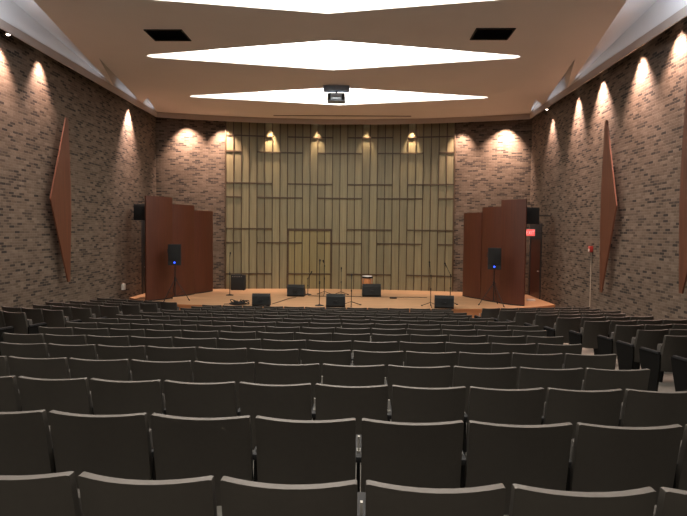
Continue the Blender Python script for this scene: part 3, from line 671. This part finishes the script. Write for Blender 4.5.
# exit sign
s = thing('exit_sign', 'glowing red exit sign above the door right of the stage', 'exit sign', (6.82, 20.25, CAMZ-0.08))
q = MB(); q.bevbox(-0.17, 0.17, -0.035, 0.035, 0, 0.25, 0.008); q.build('housing', 'white', s)
q = MB(); q.box(-0.158, 0.158, -0.039, -0.0345, 0.012, 0.238); q.build('face', 'exitf', s, smooth=None)
q = MB(); yA, yB = -0.043, -0.0385; z0, z1 = 0.06, 0.19
def bar(x0, za, x1, zb, w=0.016):
    d = Vector((x1-x0, 0, zb-za)); d.normalize(); n = Vector((-d.z, 0, d.x))*w/2
    A = Vector((x0, 0, za)); B = Vector((x1, 0, zb)); V = [A+n, A-n, B-n, B+n]
    q.add([(v.x, yA, v.z) for v in V] + [(v.x, yB, v.z) for v in V], [(0, 1, 2, 3), (4, 7, 6, 5), (0, 4, 5, 1), (1, 5, 6, 2), (2, 6, 7, 3), (3, 7, 4, 0)])
bar(-0.13, z0, -0.13, z1)
for z in (z0+0.008, (z0+z1)/2, z1-0.008): bar(-0.13, z, -0.08, z)
bar(-0.06, z0, 0.0, z1); bar(-0.06, z1, 0.0, z0); bar(0.03, z0, 0.03, z1); bar(0.095, z0, 0.095, z1); bar(0.06, z1-0.008, 0.13, z1-0.008)
q.build('lettering', 'exitl', s, smooth=None)
q = MB(); q.tube([(0.17, 0, 0.125), (0.475, 0, 0.125)], 0.014); q.build('bracket', 'blackm', s)
# fire alarm
s = thing('fire_alarm', 'red fire alarm box with pale conduit on the right brick wall', 'fire alarm', (HW, 16.04, CAMZ-0.50))
q = MB(); q.bevbox(-0.09, 0, -0.07, 0.07, 0, 0.17, 0.01); q.build('alarm_box', 'red', s)
q = MB(); q.bevbox(-0.10, -0.088, -0.035, 0.035, 0.02, 0.09, 0.004); q.build('strobe', 'white', s)
q = MB(); q.tube([(-0.02, 0, 0.01), (-0.02, 0, -(CAMZ-0.50-zfloor(16.04, 7.2)))], 0.012); q.build('conduit', 'conduit', s)

# projector
s = thing('projector', 'blue-grey video projector hanging from the ceiling at the farthest diamond light', 'projector', (-0.05, 17.45, ZC))
q = MB(); q.bevbox(-0.40, 0.40, -0.14, 0.14, -0.15, 0, 0.01); q.build('mount_box', 'projb', s)
q = MB(); q.tube([(0, 0, -0.15), (0, 0, -0.24)], 0.03); q.build('pole', 'blackm', s)
q = MB(); q.bevbox(-0.27, 0.27, -0.19, 0.19, -0.48, -0.23, 0.02); q.build('body', 'projb', s)
q = MB(); q.bevbox(-0.15, 0.15, -0.197, -0.188, -0.45, -0.32, 0.004); q.build('rear_panel', 'lens', s)
q = MB(); q.box(-0.25, -0.17, -0.195, -0.188, -0.45, -0.26); q.box(0.17, 0.25, -0.195, -0.188, -0.45, -0.26); q.build('air_vent', 'black', s, smooth=None)
q = MB(); q.tube([(0.1, 0.19, -0.36), (0.1, 0.25, -0.36)], 0.06, 16); q.build('lens', 'lens', s)

# ------------------------------------------------------------------ camera
cam = bpy.data.cameras.new('camera'); co = bpy.data.objects.new('camera', cam); C.objects.link(co)
cam.sensor_fit = 'HORIZONTAL'; cam.sensor_width = 36; cam.lens = 560/687*36; cam.clip_end = 100; cam.clip_start = 0.05
yaw, pitch, roll = math.atan(14.5/560), math.atan(26/560), R(0.58)
fwd = Vector((-math.sin(yaw)*math.cos(pitch), math.cos(yaw)*math.cos(pitch), -math.sin(pitch)))
rt = fwd.cross(Vector((0, 0, 1))).normalized(); up = rt.cross(fwd)
r2 = rt*math.cos(roll) + up*math.sin(roll); u2 = up*math.cos(roll) - rt*math.sin(roll)
mw = Matrix((r2, u2, -fwd)).transposed().to_4x4(); mw.translation = (AX, 0, CAMZ); co.matrix_world = mw
S.camera = co
S.view_settings.view_transform = 'Standard'; S.view_settings.look = 'None'; S.view_settings.gamma = 1.0; S.view_settings.use_curve_mapping = False
S.view_settings.exposure = 0.0
